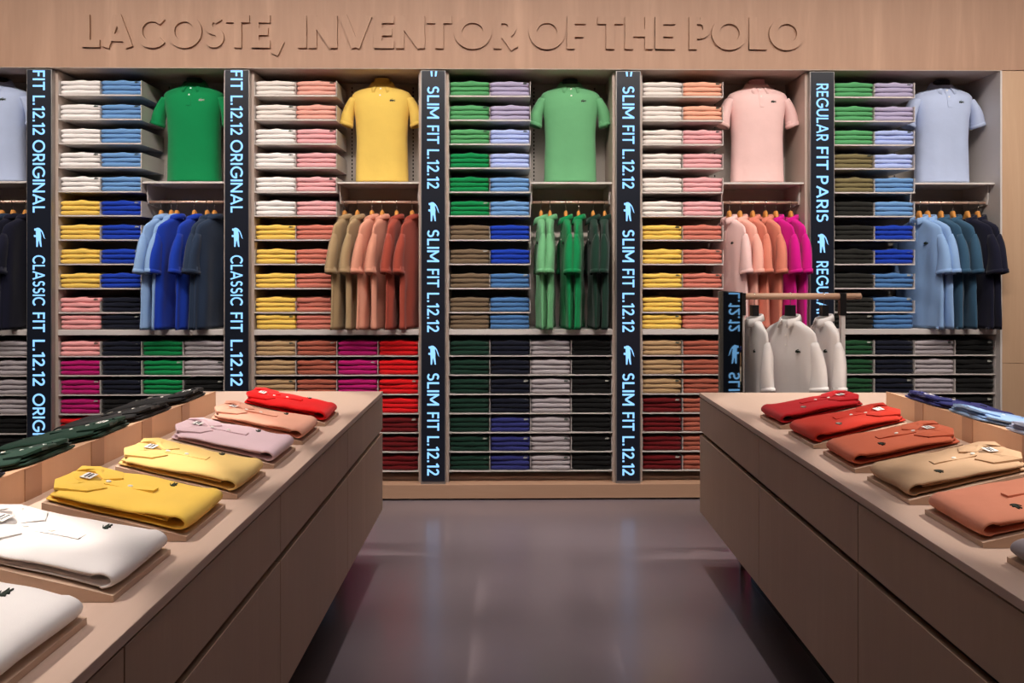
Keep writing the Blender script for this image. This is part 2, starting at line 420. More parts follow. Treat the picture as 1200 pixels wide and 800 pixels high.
# ------------------------------------------------------------------ shelving bays
ZU = [2.490, 2.341, 2.192, 2.044, 1.895, 1.747, 1.598, 1.448, 1.298, 1.149, 1.0425]   # upper shelf tops
ZTH0 = 1.008
ZL = [0.879, 0.760, 0.641, 0.522, 0.403, 0.284, 0.166]
RODY, RODZ = 5.385, 1.846
DSZ = 1.956
BAYLAB = ['white and grey open shelving bay at the far left edge, with ink navy polos hanging',
          'open shelving bay holding the green display polo and blue hanging polos',
          'open shelving bay holding the yellow display polo and tan to rust hanging polos',
          'open shelving bay in the middle holding the mint green display polo',
          'open shelving bay holding the pink display polo and magenta hanging polos',
          'open shelving bay at the right holding a pale blue display polo beside wooden wall']
for k in range(6):
    xc = BAYC[k]; x0, x1 = xc-IW, xc+IW; xm = xc
    r = thing('shelving_bay', BAYLAB[k], 'shelving', (xc, YS, 0.094), 0, 'shelving bays along the wall')
    Y = lambda y: y-YS
    Z = lambda z: z-0.094
    MB().box(-IW, IW, Y(YB-0.006), Y(YB), Z(0.1), Z(HB-0.002)).obj('back_panel', M_NICHE, r)
    if k == 5: MB().box(IW+0.0005, IW+0.0115, Y(YP), Y(YB), 0.002, Z(HB-0.001)).obj('side_panel', M_SHELF, r)
    # bottom board
    MB().box(-IW, IW, Y(YS+0.06), Y(YB-0.007), 0.001, 0.02).obj('bottom_board', M_UPRIGHT, r)
    # upper left shelves with a low right-hand cheek
    if True:
        for i in range(10):
            z = ZU[i]
            m = MB().box(-IW+0.0005, -0.0005, 0, Y(YB-0.007), Z(z-0.008), Z(z))
            h = 0.088 if i < 9 else 0.07
            m.box(-0.004, -0.0005, 0.0, Y(YB-0.007), Z(z)-0.0005, Z(z+h))
            m.box(-IW+0.0005, -IW+0.003, 0.0, Y(YB-0.007), Z(z)-0.0005, Z(z+h))
            m.box(-CW-0.0012, -CW+0.0012, 0.0, Y(YB-0.007), Z(z)-0.0005, Z(z+h*0.93))
            m.obj('shelf', M_SHELF, r)
    m = MB().box(-IW+0.0005, IW-0.0005, -0.008, Y(YB-0.007), Z(ZTH0), Z(ZU[10]-0.001))
    m.obj('wide_shelf', M_SHELF, r, bevel=0.002)
    for i in range(7):
        z = ZL[i]; top = (ZTH0 if i == 0 else ZL[i-1]-0.006)
        m = MB().box(-IW+0.0005, IW-0.0005, 0, Y(YB-0.007), Z(z-0.006), Z(z))
        for j in (-2, -1, 0, 1, 2):
            xx = j*CW
            xx = min(max(xx, -IW+0.002), IW-0.002)
            m.box(xx-0.0015, xx+0.0015, 0.0, Y(YB-0.007), Z(z)-0.0005, Z(z)+0.09)
        m.obj('shelf', M_SHELF, r)
    # display shelf and rod on the right
    m = MB().box(0.002, IW-0.0005, 0.008, Y(YB-0.007), Z(DSZ-0.012), Z(DSZ))
    m.obj('display_shelf', M_SHELF, r, bevel=0.001)
    for b0, b1 in ((0.004, 0.012), (IW-0.012, IW-0.002)):
        MB().prism([(0.06, Z(DSZ-0.0125)), (Y(YB-0.01), Z(DSZ-0.0125)), (Y(YB-0.01), Z(RODZ-0.05)), (Y(RODY)-0.012, Z(RODZ-0.022)), (Y(RODY)-0.02, Z(RODZ-0.0))], b0, b1, 'x').obj('rod_bracket', M_SHELF, r)
    MB().tube([(0.012, Y(RODY), Z(RODZ)-0.0105), (IW-0.012, Y(RODY), Z(RODZ)-0.0105)], 0.0095, 12).obj('hanging_rod', M_ROD, r)
    # slotted wall standard
    for xx in (0.035, IW-0.07):
        m = MB().box(xx-0.012, xx+0.012, Y(YB-0.012), Y(YB-0.0065), Z(DSZ+0.001), Z(HB-0.01))
        for q in range(26):
            zz = Z(DSZ+0.02+q*0.025)
            m.box(xx-0.004, xx+0.004, Y(YB-0.0125), Y(YB-0.0115), zz, zz+0.014, 1)
        m.obj('slotted_standard', [M_NICHE, M_SLOT], r)

# ------------------------------------------------------------------ folded polos on shelves
def slab(w, d, h, seed, top=False, nx=14, ny=9):
    """folded polo seen from its rounded front fold; origin at the middle of the bottom, front at y = 0"""
    rnd = random.Random(seed)
    ph = rnd.uniform(0, 6.28); sag = rnd.uniform(-0.0012, 0.0014); tilt = rnd.uniform(-0.004, 0.004)
    prof = []
    r = h/2
    ns = 7
    for i in range(ns+1):                      # front roll
        a = -PI/2 - PI*i/ns
        prof.append((r*0.9 + r*0.9*math.cos(a), r + r*math.sin(a)))
    for i in range(1, ny): prof.append((r*0.9 + (d-2*r)*i/ny, h))
    for i in range(ns+1):
        a = PI/2 - PI*i/ns
        prof.append((d - r + r*math.cos(a), r + r*math.sin(a)))
    for i in range(1, 4): prof.append((d - r - (d-2*r)*i/4, 0))
    rings = []
    for i in range(nx+1):
        s = -1 + 2*i/nx
        e = (1-abs(s)**9)
        x = s*w/2
        ring = []
        for (y, z) in prof:
            zz = z*(0.80+0.20*e) + h*0.10*(1-e)
            kz = z/h
            bump = 0
            if top: bump = 0.0055*math.exp(-(s*5.0)**2) + 0.002*math.exp(-((s-0.15)*9)**2)
            zz += kz*(sag*math.cos(s*2.2+ph) + 0.0011*math.sin(s*6.5+ph*2) + bump)
            yy = y + 0.003*math.sin(s*3.1+ph) + tilt*s + (1-e)*0.006*(1 if y < d/2 else -1)
            ring.append((x + 0.0008*math.sin(y*40+ph), yy, zz))
        rings.append(ring)
    return MB().loft(rings)
SW, SD, SH = 0.2405, 0.325, 0.0285
SLABV = {}
for v_ in range(5):
    SLABV[(v_, 0)] = slab(SW, SD, SH, 40+v_, False)
    SLABV[(v_, 1)] = slab(SW, SD, SH*1.03, 90+v_, True)
def badge_front(mb_, x, z, size=0.026, mi=0):
    # small crocodile on the rounded front fold
    fm = lambda u, v, d: (u, 0.0042 - d - 0.0 + (v-z)*0.5, v)
    croc_into(mb_, x, z, size, -0.002, 0.0012, fm, mi)
SLABME = {}
def slab_mesh(v_, top, colour):
    key = (v_, top, colour)
    if key not in SLABME:
        src = SLABV[(v_, top)]
        me = src.mesh('folded_polo'); me.materials.append(F(colour))
        SLABME[key] = me
    return SLABME[key]
BADGE = MB(); badge_front(BADGE, SW/2-0.024, 0.0205)
BADGEME = {}
for nm, mt in (('d', M_CROCDARK), ('p', M_CROCPALE)):
    me = BADGE.mesh('crocodile_badge'); me.materials.append(mt); BADGEME[nm] = me

U = {
 0: (['white']*5+['yellow']*4+['dusty pink']*2, ['light blue']*5+['royal blue']*4+['navy']*2),
  # upper rows 1-11: left column, right column
 1: (['white']*5+['yellow']*4+['dusty pink']*2, ['light blue']*5+['royal blue']*4+['navy']*2),
 2: (['warm white']*2+['white']*4+['yellow']*5, ['peach pink']*2+['pink']*4+['coral']*5),
 3: (['mint green']*3+['green']*3+['olive brown']*5, ['lavender grey']*2+['lavender blue']*2+['light blue']*2+['royal blue']*2+['steel blue']*3),
 4: (['warm white']*6+['yellow']*5, ['peach']*2+['pink']*4+['coral']*5),
 5: (['mint green']*3+['olive']*2+['charcoal green']*6, ['lavender grey']*2+['lavender blue']*2+['light blue']*2+['royal blue']*2+['steel blue']*3),
}
LO = {  # lower rows 1-7, four columns
 0: [['pale grey']*4+['black']*3]*4,
 1: [['dusty pink']+['magenta']*3+['red']*3, ['navy']*3+['shadow black']*4, ['green']*7, ['pale grey']*2+['black']*5],
 2: [['tan']*7, ['terracotta']*7, ['magenta']*7, ['red']*4+['dark red']*3],
 3: [['dark green']*7, ['navy']*4+['indigo']*3, ['pale grey']*7, ['black']*7],
 4: [['tan']*3+['dark red']*4, ['terracotta']*7, ['magenta']*7, ['red']*7],
 5: [['forest green']*7, ['navy']*7, ['pale grey']*7, ['black']*7],
}
ORD = ['first','second','third','fourth','fifth','sixth','seventh','eighth','ninth','tenth','eleventh']
BESIDE = {1: 'beside green display polo', 2: 'beside yellow display polo', 3: 'beside mint display polo',
          4: 'beside pink display polo', 5: 'beside rightmost display polo'}
LEVEL = ['bottom', 'middle', 'top']
rest = MB(); restmats = []; 
def rmi(m):
    if m not in restmats: restmats.append(m)
    return restmats.index(m)
rnd = random.Random(3)
def place_stack(x, y, z, colour, individual, info=None):
    jx = rnd.uniform(-0.002, 0.002)
    for lv in range(3):
        v_ = rnd.randrange(5); top = 1 if lv == 2 else 0
        dx = jx + rnd.uniform(-0.0015, 0.0015); dy = rnd.uniform(0.0, 0.005); zz = z + 0.0008 + lv*(SH+0.0003)
        if individual:
            bay, row, colm = info
            lab = '%s folded polo, %s of three, %s shelf down, %s column %s' % (colour, LEVEL[lv], ORD[row], ['left','right'][colm], BESIDE[bay])
            o = link('folded_polo', slab_mesh(v_, top, colour), None, (x+dx, y+dy, zz))
            tag(o, lab, 'folded polo', 'folded polos stacked on the upper shelves')
            if top:
                bd = link('crocodile_badge', BADGEME['p' if colour in PALEBADGE else 'd'], o)
        else:
            src = SLABV[(v_, top)]
            T = Matrix.Translation((x+dx, y+dy, zz))
            rest.add(src.v, src.f, rmi(F(colour)), True, T)
            if top: rest.add(BADGE.v, BADGE.f, rmi(M_CROCPALE if colour in PALEBADGE else M_CROCDARK), False, T)
for k in range(6):
    xc = BAYC[k]
    if k in U:
        for c in (0, 1):
            for i, colr in enumerate(U[k][c]):
                place_stack(xc-IW+CW*(c+0.5)+(0.001 if c == 0 else -0.002), YS+0.004, ZU[i], colr, i < 9 and k > 0, (k, i, c))
    for c in range(4):
        for i, colr in enumerate(LO[k][c]):
            place_stack(xc-IW+CW*(c+0.5), YS+0.006, ZL[i], colr, False)
ro = rest.obj('folded_polo_stacks', restmats, fix=True)
tag(ro, 'many folded polos in coloured stacks filling the lowest shelves of every bay', 'folded polos'); ro['kind'] = 'stuff'

# ------------------------------------------------------------------ polo worn or hung
def ring_pts(cx, cy, z, hw, ht, n=28, p=2.3):
    out = []
    for i in range(n):
        a = 2*PI*i/n
        ca, sa = math.cos(a), math.sin(a)
        out.append((cx + hw*math.copysign(abs(ca)**(2/p), ca), cy + ht*math.copysign(abs(sa)**(2/p), sa), z))
    return out
def interp(tab, z):
    for i in range(len(tab)-1):
        if tab[i][0] <= z <= tab[i+1][0]:
            t = (z-tab[i][0])/(tab[i+1][0]-tab[i][0]); t = t*t*(3-2*t)*0.5 + t*0.5
            return [tab[i][j]+(tab[i+1][j]-tab[i][j])*t for j in range(1, len(tab[i]))]
    return list(tab[-1][1:])
def polo_body(tab, seed, amp, nz=34, n=40, p=2.3):
    rr = random.Random(seed); p1, p2, p3 = rr.uniform(0,6), rr.uniform(0,6), rr.uniform(0,6)
    zt = tab[-1][0]; rings = []
    zs_ = [t[0] for t in tab]
    zs_ = sorted(zs_ + [z for z in (zt*i/nz for i in range(nz+1)) if z > tab[0][0] and min(abs(z-q) for q in zs_) > zt/nz*0.45])
    for z in zs_:
        hw, ht = interp(tab, z)
        hang = max(0.0, 1-(z/zt))
        ring = []
        for i, (x, y, zz) in enumerate(ring_pts(0, 0, z, hw, ht, n, p)):
            a = 2*PI*i/n
            fold = amp*hang*(math.sin(5*a+p1+z*2.5)+0.6*math.sin(8*a+p2-z*4)) + 0.35*amp*noise.noise(Vector((x*9, y*9+seed, z*7)))*2
            l = math.hypot(x, y) or 1
            ring.append((x + fold*0.35*x/l, y + fold*(1 if y > 0 else -1)*min(1, abs(math.sin(a))*1.5), zz))
        rings.append(ring)
    # hem turned in
    r0 = rings[0]
    inner = [(x*0.93, y*0.85, z+0.012) for x, y, z in r0]
    m = MB(); m.loft([inner]+rings, cap0=True, cap1=True)
    return m
def sleeve(side, A, B, wa, ta, wb_, tb, seed, n=20, k=9):
    A = Vector(A); B = Vector(B); d = (B-A).normalized()
    ax = Vector((d.z, 0, -d.x)); ay = Vector((0,1,0))
    rr = random.Random(seed); ph = rr.uniform(0, 6)
    rings = []
    for i in range(k+1):
        t = i/k
        c = A.lerp(B, t) + Vector((0, 0.004*math.sin(t*4+ph), 0)) + Vector((side*0.012*math.sin(t*PI), 0, 0))
        w = wa+(wb_-wa)*t; th = (ta+(tb-ta)*t)*(min(1.0, 0.5+t*2.0) if ta < 0.04 else 1)
        rings.append([c + ax*(w*math.cos(2*PI*j/n)) + ay*(th*math.sin(2*PI*j/n)*(1+0.08*math.sin(3*j+ph))) for j in range(n)])
    body = MB().loft(rings, cap1=False)
    # ribbed cuff
    rc = []
    for t, s in ((0.0, 1.0), (0.0, 1.06), (0.022, 1.07), (0.023, 0.95), (-0.02, 0.9)):
        c = B + d*t
        rc.append([c + ax*(wb_*s*math.cos(2*PI*j/n)) + ay*(tb*s*math.sin(2*PI*j/n)) for j in range(n)])
    cuff = MB().loft(rc, cap0=False, cap1=True)
    return body, cuff
def collar(nw, nt_, zneck, drop, spread, point, n=30, gap=0.30, back=0.02, tilt=0.030):
    """neck ring with a folded fall; front is -y"""
    st, fl_ = [], []
    a0 = -PI/2 + gap; a1 = 2*PI - PI/2 - gap
    top, fold, edge, base = [], [], [], []
    for i in range(n+1):
        a = a0 + (a1-a0)*i/n
        f = 0.5*(1+math.sin(a))           # 1 at back, 0 at front
        s = abs(2*i/n-1)                  # 1 at both front ends
        zt_ = zneck + back*f - (1-f)*tilt
        x, y = nw*math.cos(a), nt_*math.sin(a)
        pt = point*max(0, s-0.55)/0.45
        base.append((x*1.04, y*1.04, zt_-0.028))
        top.append((x*1.00, y*1.00, zt_))
        fold.append((x*1.07, y*1.07, zt_-0.001))
        ox, oy = x*(1+spread/nw), y*(1+spread/nt_)
        dirx = math.copysign(1, math.cos(a)) if s > 0.55 else 0
        edge.append((ox + dirx*pt*0.35, oy - pt*0.25, zt_-drop-pt*0.75))
    rings = [base, top, fold, [tuple((Vector(a_)+Vector(b_))*0.5 + Vector((0,0,0.004))) for a_, b_ in zip(fold, edge)], edge]
    m = MB().loft(rings, closed=False, cap0=False, cap1=False)
    return m
def solid(o, th=0.003):
    s = o.modifiers.new('thick', 'SOLIDIFY'); s.thickness = th; s.offset = 0
    return o
def disc(mb, c, r, d, nrm=(0,-1,0), mi=0, n=12):
    nv = Vector(nrm).normalized(); up = Vector((0,0,1)) if abs(nv.z) < 0.8 else Vector((1,0,0))
    a = nv.cross(up).normalized(); b = a.cross(nv); c = Vector(c)
    rings = [[c + nv*h + (a*math.cos(2*PI*i/n)+b*math.sin(2*PI*i/n))*rr for i in range(n)] for h, rr in ((-d, r), (d*0.6, r), (d, r*0.75), (d*0.7, r*0.6))]
    mb.loft(rings, cap0=False)

# display polos on busts ------------------------------------------------
DT = [(0,.168,.100),(.12,.165,.098),(.28,.161,.104),(.40,.166,.112),(.47,.178,.110),(.525,.190,.100),(.555,.190,.088),(.576,.176,.074),(.590,.150,.066),(.603,.112,.060),(.618,.080,.055),(.63,.064,.050)]
def front_y(tab, x, z, p=2.3):
    hw, ht = interp(tab, z)
    q = min(1, abs(x/hw))
    return -ht*(1-q**p)**(1/p)
def patch(tab, x0, x1, z0, z1, lift, nx=4, nz=14):
    m = MB(); rings = []
    for j in range(nz+1):
        z = z0+(z1-z0)*j/nz
        row = []
        for i in range(nx+1):
            x = x0+(x1-x0)*i/nx
            row.append((x, front_y(tab, x, z)-lift, z))
        rings.append(row)
    back = [[(x, y+lift+0.003, z) for x, y, z in row] for row in rings]
    loops = [rings[j] + back[j][::-1] for j in range(nz+1)]
    return m.loft(loops, smooth=False)
def display_polo(px, fabc, bust, label, blabel, seed, rz=0.0, mir=1, badge=M_CROCDARK, ydep=5.455):
    x = xpx(px, ydep-0.03)
    loc = (x, ydep, DSZ+0.001)
    r = thing('display_polo', label, 'polo shirt', (loc[0], loc[1], loc[2]+0.003), rz, 'polos shown on busts')
    mt = F(fabc)
    polo_body(DT, seed, 0.0032).obj('shirt_body', mt, r)
    for s in (-1, 1):
        b_, c_ = sleeve(s, (s*0.170, 0, 0.535), (s*0.222, -0.016, 0.385), 0.034, 0.062, 0.043, 0.054, seed+s)
        so_ = b_.obj('sleeve', mt, r); c_.obj('cuff', mt, so_)
    solid(collar(0.060, 0.054, 0.650, 0.036, 0.026, 0.032, gap=0.33).obj('collar', mt, r), 0.004)
    pk_ = patch(DT, -0.014, 0.014, 0.475, 0.612, 0.0025).obj('placket', mt, r)
    for zz in (0.592, 0.545):
        m = MB(); disc(m, (0, front_y(DT, 0, zz)-0.0035, zz), 0.0055, 0.0015); m.obj('button', M_BUTTON, pk_)
    m = MB(); fm = lambda u, v, d: (u, front_y(DT, u, v)-d, v)
    croc_into(m, 0.078, 0.512, 0.034, -0.001, 0.0028, fm); m.obj('crocodile_badge', badge, r)
    b2 = thing('torso_bust', blabel, 'mannequin', loc, rz, 'busts on the display shelves')
    T2 = [(z, w-0.012, t-0.012) for z, w, t in DT if z < 0.6] + [(.612,.058,.045),(.66,.047,.042)]
    T2[0] = (0.0, T2[0][1], T2[0][2])
    rings = [ring_pts(0, 0, z, w, t, 28) for z, w, t in T2]
    MB().loft(rings).obj('torso', bust, b2)
    rings = [ring_pts(0, 0, z, w, t, 28) for z, w, t in ((.6605,.047,.042),(.664,.049,.044),(.669,.046,.041))]
    MB().loft(rings).obj('neck_cap', bust, b2)
display_polo(-4, 'ice blue', M_BUST['dark'], 'pale blue display polo on a bust, cut off by the left edge of the picture', 'dark bust inside the pale blue polo at the far left edge', 1)
display_polo(226, 'kelly green', M_BUST['green'], 'bright green display polo with white buttons on a bust', 'dark bust inside the bright green display polo', 2, badge=M_CROCPALE)
display_polo(447, 'lemon', M_BUST['yellow'], 'yellow display polo with short sleeves on a bust', 'brown bust inside the yellow display polo', 3)
display_polo(668.5, 'leaf green', M_BUST['green'], 'mint green display polo on a bust in the middle bay', 'dark bust inside the mint green display polo', 4)
display_polo(888.5, 'rose', M_BUST['pink'], 'pale pink display polo on a bust', 'reddish brown bust inside the pale pink display polo', 5)
display_polo(1106, 'ice blue', M_BUST['dark'], 'pale blue display polo on a bust beside the wooden wall panel', 'dark bust inside the rightmost pale blue display polo', 6)

# hanging polos ---------------------------------------------------------
HT = [(.014,.213,.022),(.25,.208,.0255),(.45,.202,.027),(.57,.199,.0275),(.61,.196,.027),(.640,.183,.027),(.658,.158,.027),(.674,.120,.028),(.688,.084,.029),(.70,.056,.030)]
HANGME = {}
def hang_meshes(var):
    if var in HANGME: return HANGME[var]
    d = {}
    d['body'] = polo_body(HT, 20+var*7, 0.011, nz=40, n=48)
    for s in (-1, 1):
        d['s%d' % s], d['c%d' % s] = sleeve(s, (s*0.176, 0, 0.594), (s*0.214, -0.006, 0.376), 0.028, 0.024, 0.056, 0.031, 50+var*3+s)
    d['collar'] = collar(0.056, 0.038, 0.722, 0.030, 0.010, 0.02, gap=0.4, tilt=0.02, back=0.008)
    d['placket'] = patch(HT, -0.014, 0.014, 0.52, 0.682, 0.002)
    HANGME[var] = d
    return d
CACHE = {}
def cached(key, mb, mt):
    if key not in CACHE:
        me = mb.mesh(key[0]); me.materials.append(mt); CACHE[key] = me
    return CACHE[key]
def hanging_polo(x, y, zrod, rz, fabc, label, hlabel, var, group, hgroup, hanger='wood', badge=M_CROCDARK):
    drop = 0.092 if hanger == 'wood' else 0.115
    r = thing('hanging_polo', label, 'polo shirt', (x, y, zrod-drop-0.722), rz, group)
    d = hang_meshes(var); mt = F(fabc)
    link('shirt_body', cached(('shirt_body', var, fabc), d['body'], mt), r)
    for s in (-1, 1):
        so_ = link('sleeve', cached(('sleeve', var, s, fabc), d['s%d' % s], mt), r)
        link('cuff', cached(('cuff', var, s, fabc), d['c%d' % s], mt), so_)
    solid(link('collar', cached(('collar', var, fabc), d['collar'], mt), r), 0.004)
    pk_ = link('placket', cached(('placket', var, fabc), d['placket'], mt), r)
    for zz in (0.67, 0.62, 0.57):
        m = MB(); disc(m, (0, front_y(HT, 0, zz)-0.003, zz), 0.005, 0.0012)
        link('button', cached(('button', zz), m, M_BUTTON), pk_)
    m = MB(); fm = lambda u, v, dd: (u, front_y(HT, u, v)-dd, v)
    croc_into(m, 0.09, 0.545, 0.03, -0.002, 0.006, fm)
    link('crocodile_badge', cached(('crocodile_badge', badge.name), m, badge), r)
    h = thing('coat_hanger', hlabel, 'hanger', (x, y, zrod), rz, hgroup)
    # hook
    pts = [(0.0105*math.sin(R(a)), 0, -0.0105+0.0118*1.05*math.cos(R(a))) for a in range(-100, 150, 18)]
    pts = [(0.0125*math.sin(R(a)), 0, -0.0105+0.0125*math.cos(R(a))) for a in range(-110, 140, 16)]
    pts += [(0.002, 0, -0.034), (0, 0, -0.05), (0, 0, -0.072)]
    hm = MB().tube(pts, 0.0019, 8)
    link('hook', cached(('hook',), hm, M_CHROME), h)
    if hanger == 'wood':
        rings = []
        for i in range(25):
            s = -1+2*i/24
            xx = s*0.160; zc = -0.112 - 0.085*abs(s)**1.15
            hh = 0.013*(1-0.3*abs(s)); tt = 0.010
            cap_ = 1 if abs(s) < 0.99 else 0.6
            if abs(s) < 0.13: hh = 0.028; zc = -0.089; tt = 0.012
            rings.append([(xx, tt*cap_*math.cos(2*PI*j/12), zc+hh*cap_*math.sin(2*PI*j/12)) for j in range(12)])
        link('wooden_bar', cached(('wooden_bar',), MB().loft(rings), M_HANGWOOD), h)
    else:
        rings = []
        for i in range(25):
            s = -1+2*i/24
            xx = s*0.155; zc = -0.140 - 0.085*abs(s)**1.15
            hh = 0.010
            rings.append([(xx, 0.008*math.cos(2*PI*j/12), zc+hh*math.sin(2*PI*j/12)) for j in range(12)])
        link('shoulder_bar', cached(('shoulder_bar',), MB().loft(rings), M_BLACK), h)
        m = MB().box(-0.024, 0.024, -0.016, 0.016, -0.118, -0.062)
        o = link('grip_block', cached(('grip_block',), m, M_BLACK), h)
    return r
HANG = {
 0: ([-13, 2.5, 15.5, 30], ['slate navy','slate navy','ink navy','ink navy']),
 1: ([189, 201, 207.5, 228, 243, 251.5], ['sky blue','sky blue','royal blue','royal blue','slate navy','slate navy']),
 2: ([404, 419, 436, 448, 465, 483], ['khaki','khaki','light salmon','light salmon','rust','rust']),
 3: ([634, 644.5, 663, 678, 695, 708.5], ['leaf green','leaf green','kelly green','kelly green','bottle green','bottle green']),
 4: ([854.5, 867, 882, 897, 909, 926.5], ['rose','blush','soft coral','soft coral','hot pink','hot pink']),
 5: ([1077, 1087, 1102.5, 1116.5, 1133.5, 1145.5], ['sky blue','sky blue','petrol blue','petrol blue','ink navy','ink navy']),
}
BN = ['at the far left edge', 'under the green display polo', 'under the yellow display polo', 'under the mint display polo', 'under the pink display polo', 'under the rightmost display polo']
for k, (pxs, cols) in HANG.items():
    n = len(pxs)
    for i, (px, c) in enumerate(zip(pxs, cols)):
        x = xpx(px, RODY)
        if k < 3: rz = R(-101 + [0, 3, -4, 2, 1, -3][i])
        elif k == 3: rz = R(-95 + [4, 2, 7, -3, 3, -2][i])
        else: rz = R(-78 + [2, 4, -4, -2, 3, -4][i])
        rz += R([0.7, -0.9, 0.2, -0.4, 0.9, -0.6][i])
        pos = ORD[i] + ' from the left on its rod'
        hanging_polo(x, RODY, RODZ, rz, c, '%s hanging polo, %s from left on rod %s' % (c, ORD[i], BN[k]),
                     'wooden hanger of the %s polo, %s from left %s' % (c, ORD[i], BN[k]),
                     (i*2+k) % 4, 'polos hanging in the wall bays', 'wooden hangers on the wall rods')

# ------------------------------------------------------------------ tables
TOPZ = 0.825; UND = 0.26; TIERZ = 0.908
FW = 0.308; FD = 0.25; FH0 = 0.011; FH1 = 0.083
def table(side, lat_face, far, near, seams, tier_face, tier_far, bands, label):
    # local axes: u = lateral away from the aisle, d = depth; built in table frame then turned by -PSI
    s = side
    width = abs(tier_face)-abs(lat_face) + 0.315
    r = thing('display_table', label, 'display table', W(0, 0, 0), -PSI, 'display tables beside the aisle')
    def bx(m, u0, u1, d0, d1, z0, z1, mi=0):
        a, b_ = s*(abs(lat_face)+u0), s*(abs(lat_face)+u1)
        return m.box(min(a, b_), max(a, b_), d0, d1, z0, z1, mi)
    bx(MB(), 0, width, near, far, TOPZ-0.02, TOPZ).obj('table_top', M_TABLETOP, r, bevel=0.0015)
    bx(MB(), 0.022, width-0.022, near+0.02, far-0.02, UND+0.001, TOPZ-0.0205).obj('carcass', M_GAP, r)
    cuts = [far] + seams + [near]
    for a, b_ in zip(cuts[:-1], cuts[1:]):
        for (u0, u1) in ((0.0015, 0.0215), (width-0.0215, width-0.0015)):
            bx(MB(), u0, u1, b_+0.0022, a-0.0022, 0.645, TOPZ-0.0245).obj('drawer_front', M_CABWOOD, r, bevel=0.001)
            bx(MB(), u0, u1, b_+0.0022, a-0.0022, UND, 0.625).obj('cabinet_door', M_CABWOOD, r, bevel=0.001)
    for (d0, d1) in ((far-0.0195, far-0.0005), (near+0.0005, near+0.0195)):
        bx(MB(), 0.023, width-0.023, d0, d1, UND, TOPZ-0.0245).obj('end_panel', M_CABWOOD, r)
    bx(MB(), 0.19, width-0.19, near+0.15, far-0.19, 0.0, UND+0.0005).obj('plinth', M_PLINTH, r)
    for u0 in (0.178, width-0.202):
        bx(MB(), u0, u0+0.024, far-0.06, far-0.036, 0.0, UND+0.0005).obj('foot', M_CHROME, r, bevel=0.001)
    # central tier, its top sloping down to the other side
    uf = abs(tier_face)-abs(lat_face); td = 0.31
    a, b_ = s*abs(tier_face), s*(abs(tier_face)+td)
    poly = [(a, TOPZ), (a, TIERZ), (b_, TIERZ-td*math.tan(R(12.4))), (b_, TOPZ)]
    MB().prism(poly, near+0.05, tier_far, 'y').obj('centre_tier', M_TIER, r)
    for d0, d1 in bands:  # evenly spaced bands, a darker tone than the tier face
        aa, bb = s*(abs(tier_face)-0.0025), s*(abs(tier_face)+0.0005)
        MB().box(min(aa,bb), max(aa,bb), d0, d1, TOPZ, TIERZ-0.001).obj('tier_band', M_TIERBAND, r)
    return r
TL, TLT = -0.616, -1.215
TR, TRT = 0.895, 1.538
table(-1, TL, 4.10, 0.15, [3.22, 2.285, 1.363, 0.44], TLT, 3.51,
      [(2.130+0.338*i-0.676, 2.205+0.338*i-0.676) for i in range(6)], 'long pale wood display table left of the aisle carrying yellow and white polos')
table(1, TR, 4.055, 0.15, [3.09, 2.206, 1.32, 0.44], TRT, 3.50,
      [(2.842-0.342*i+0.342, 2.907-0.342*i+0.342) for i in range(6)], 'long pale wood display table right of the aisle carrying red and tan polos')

# display blocks (wedges) and the polos on them
def wedge_mesh():
    # local: +x from aisle edge towards the centre, y depth, z up
    m = MB()
    m.prism([(0,0),(0,FH0),(FW,FH1),(FW,0)], 0, FD, 'y')
    return m
SL = math.atan2(FH1-FH0, FW)

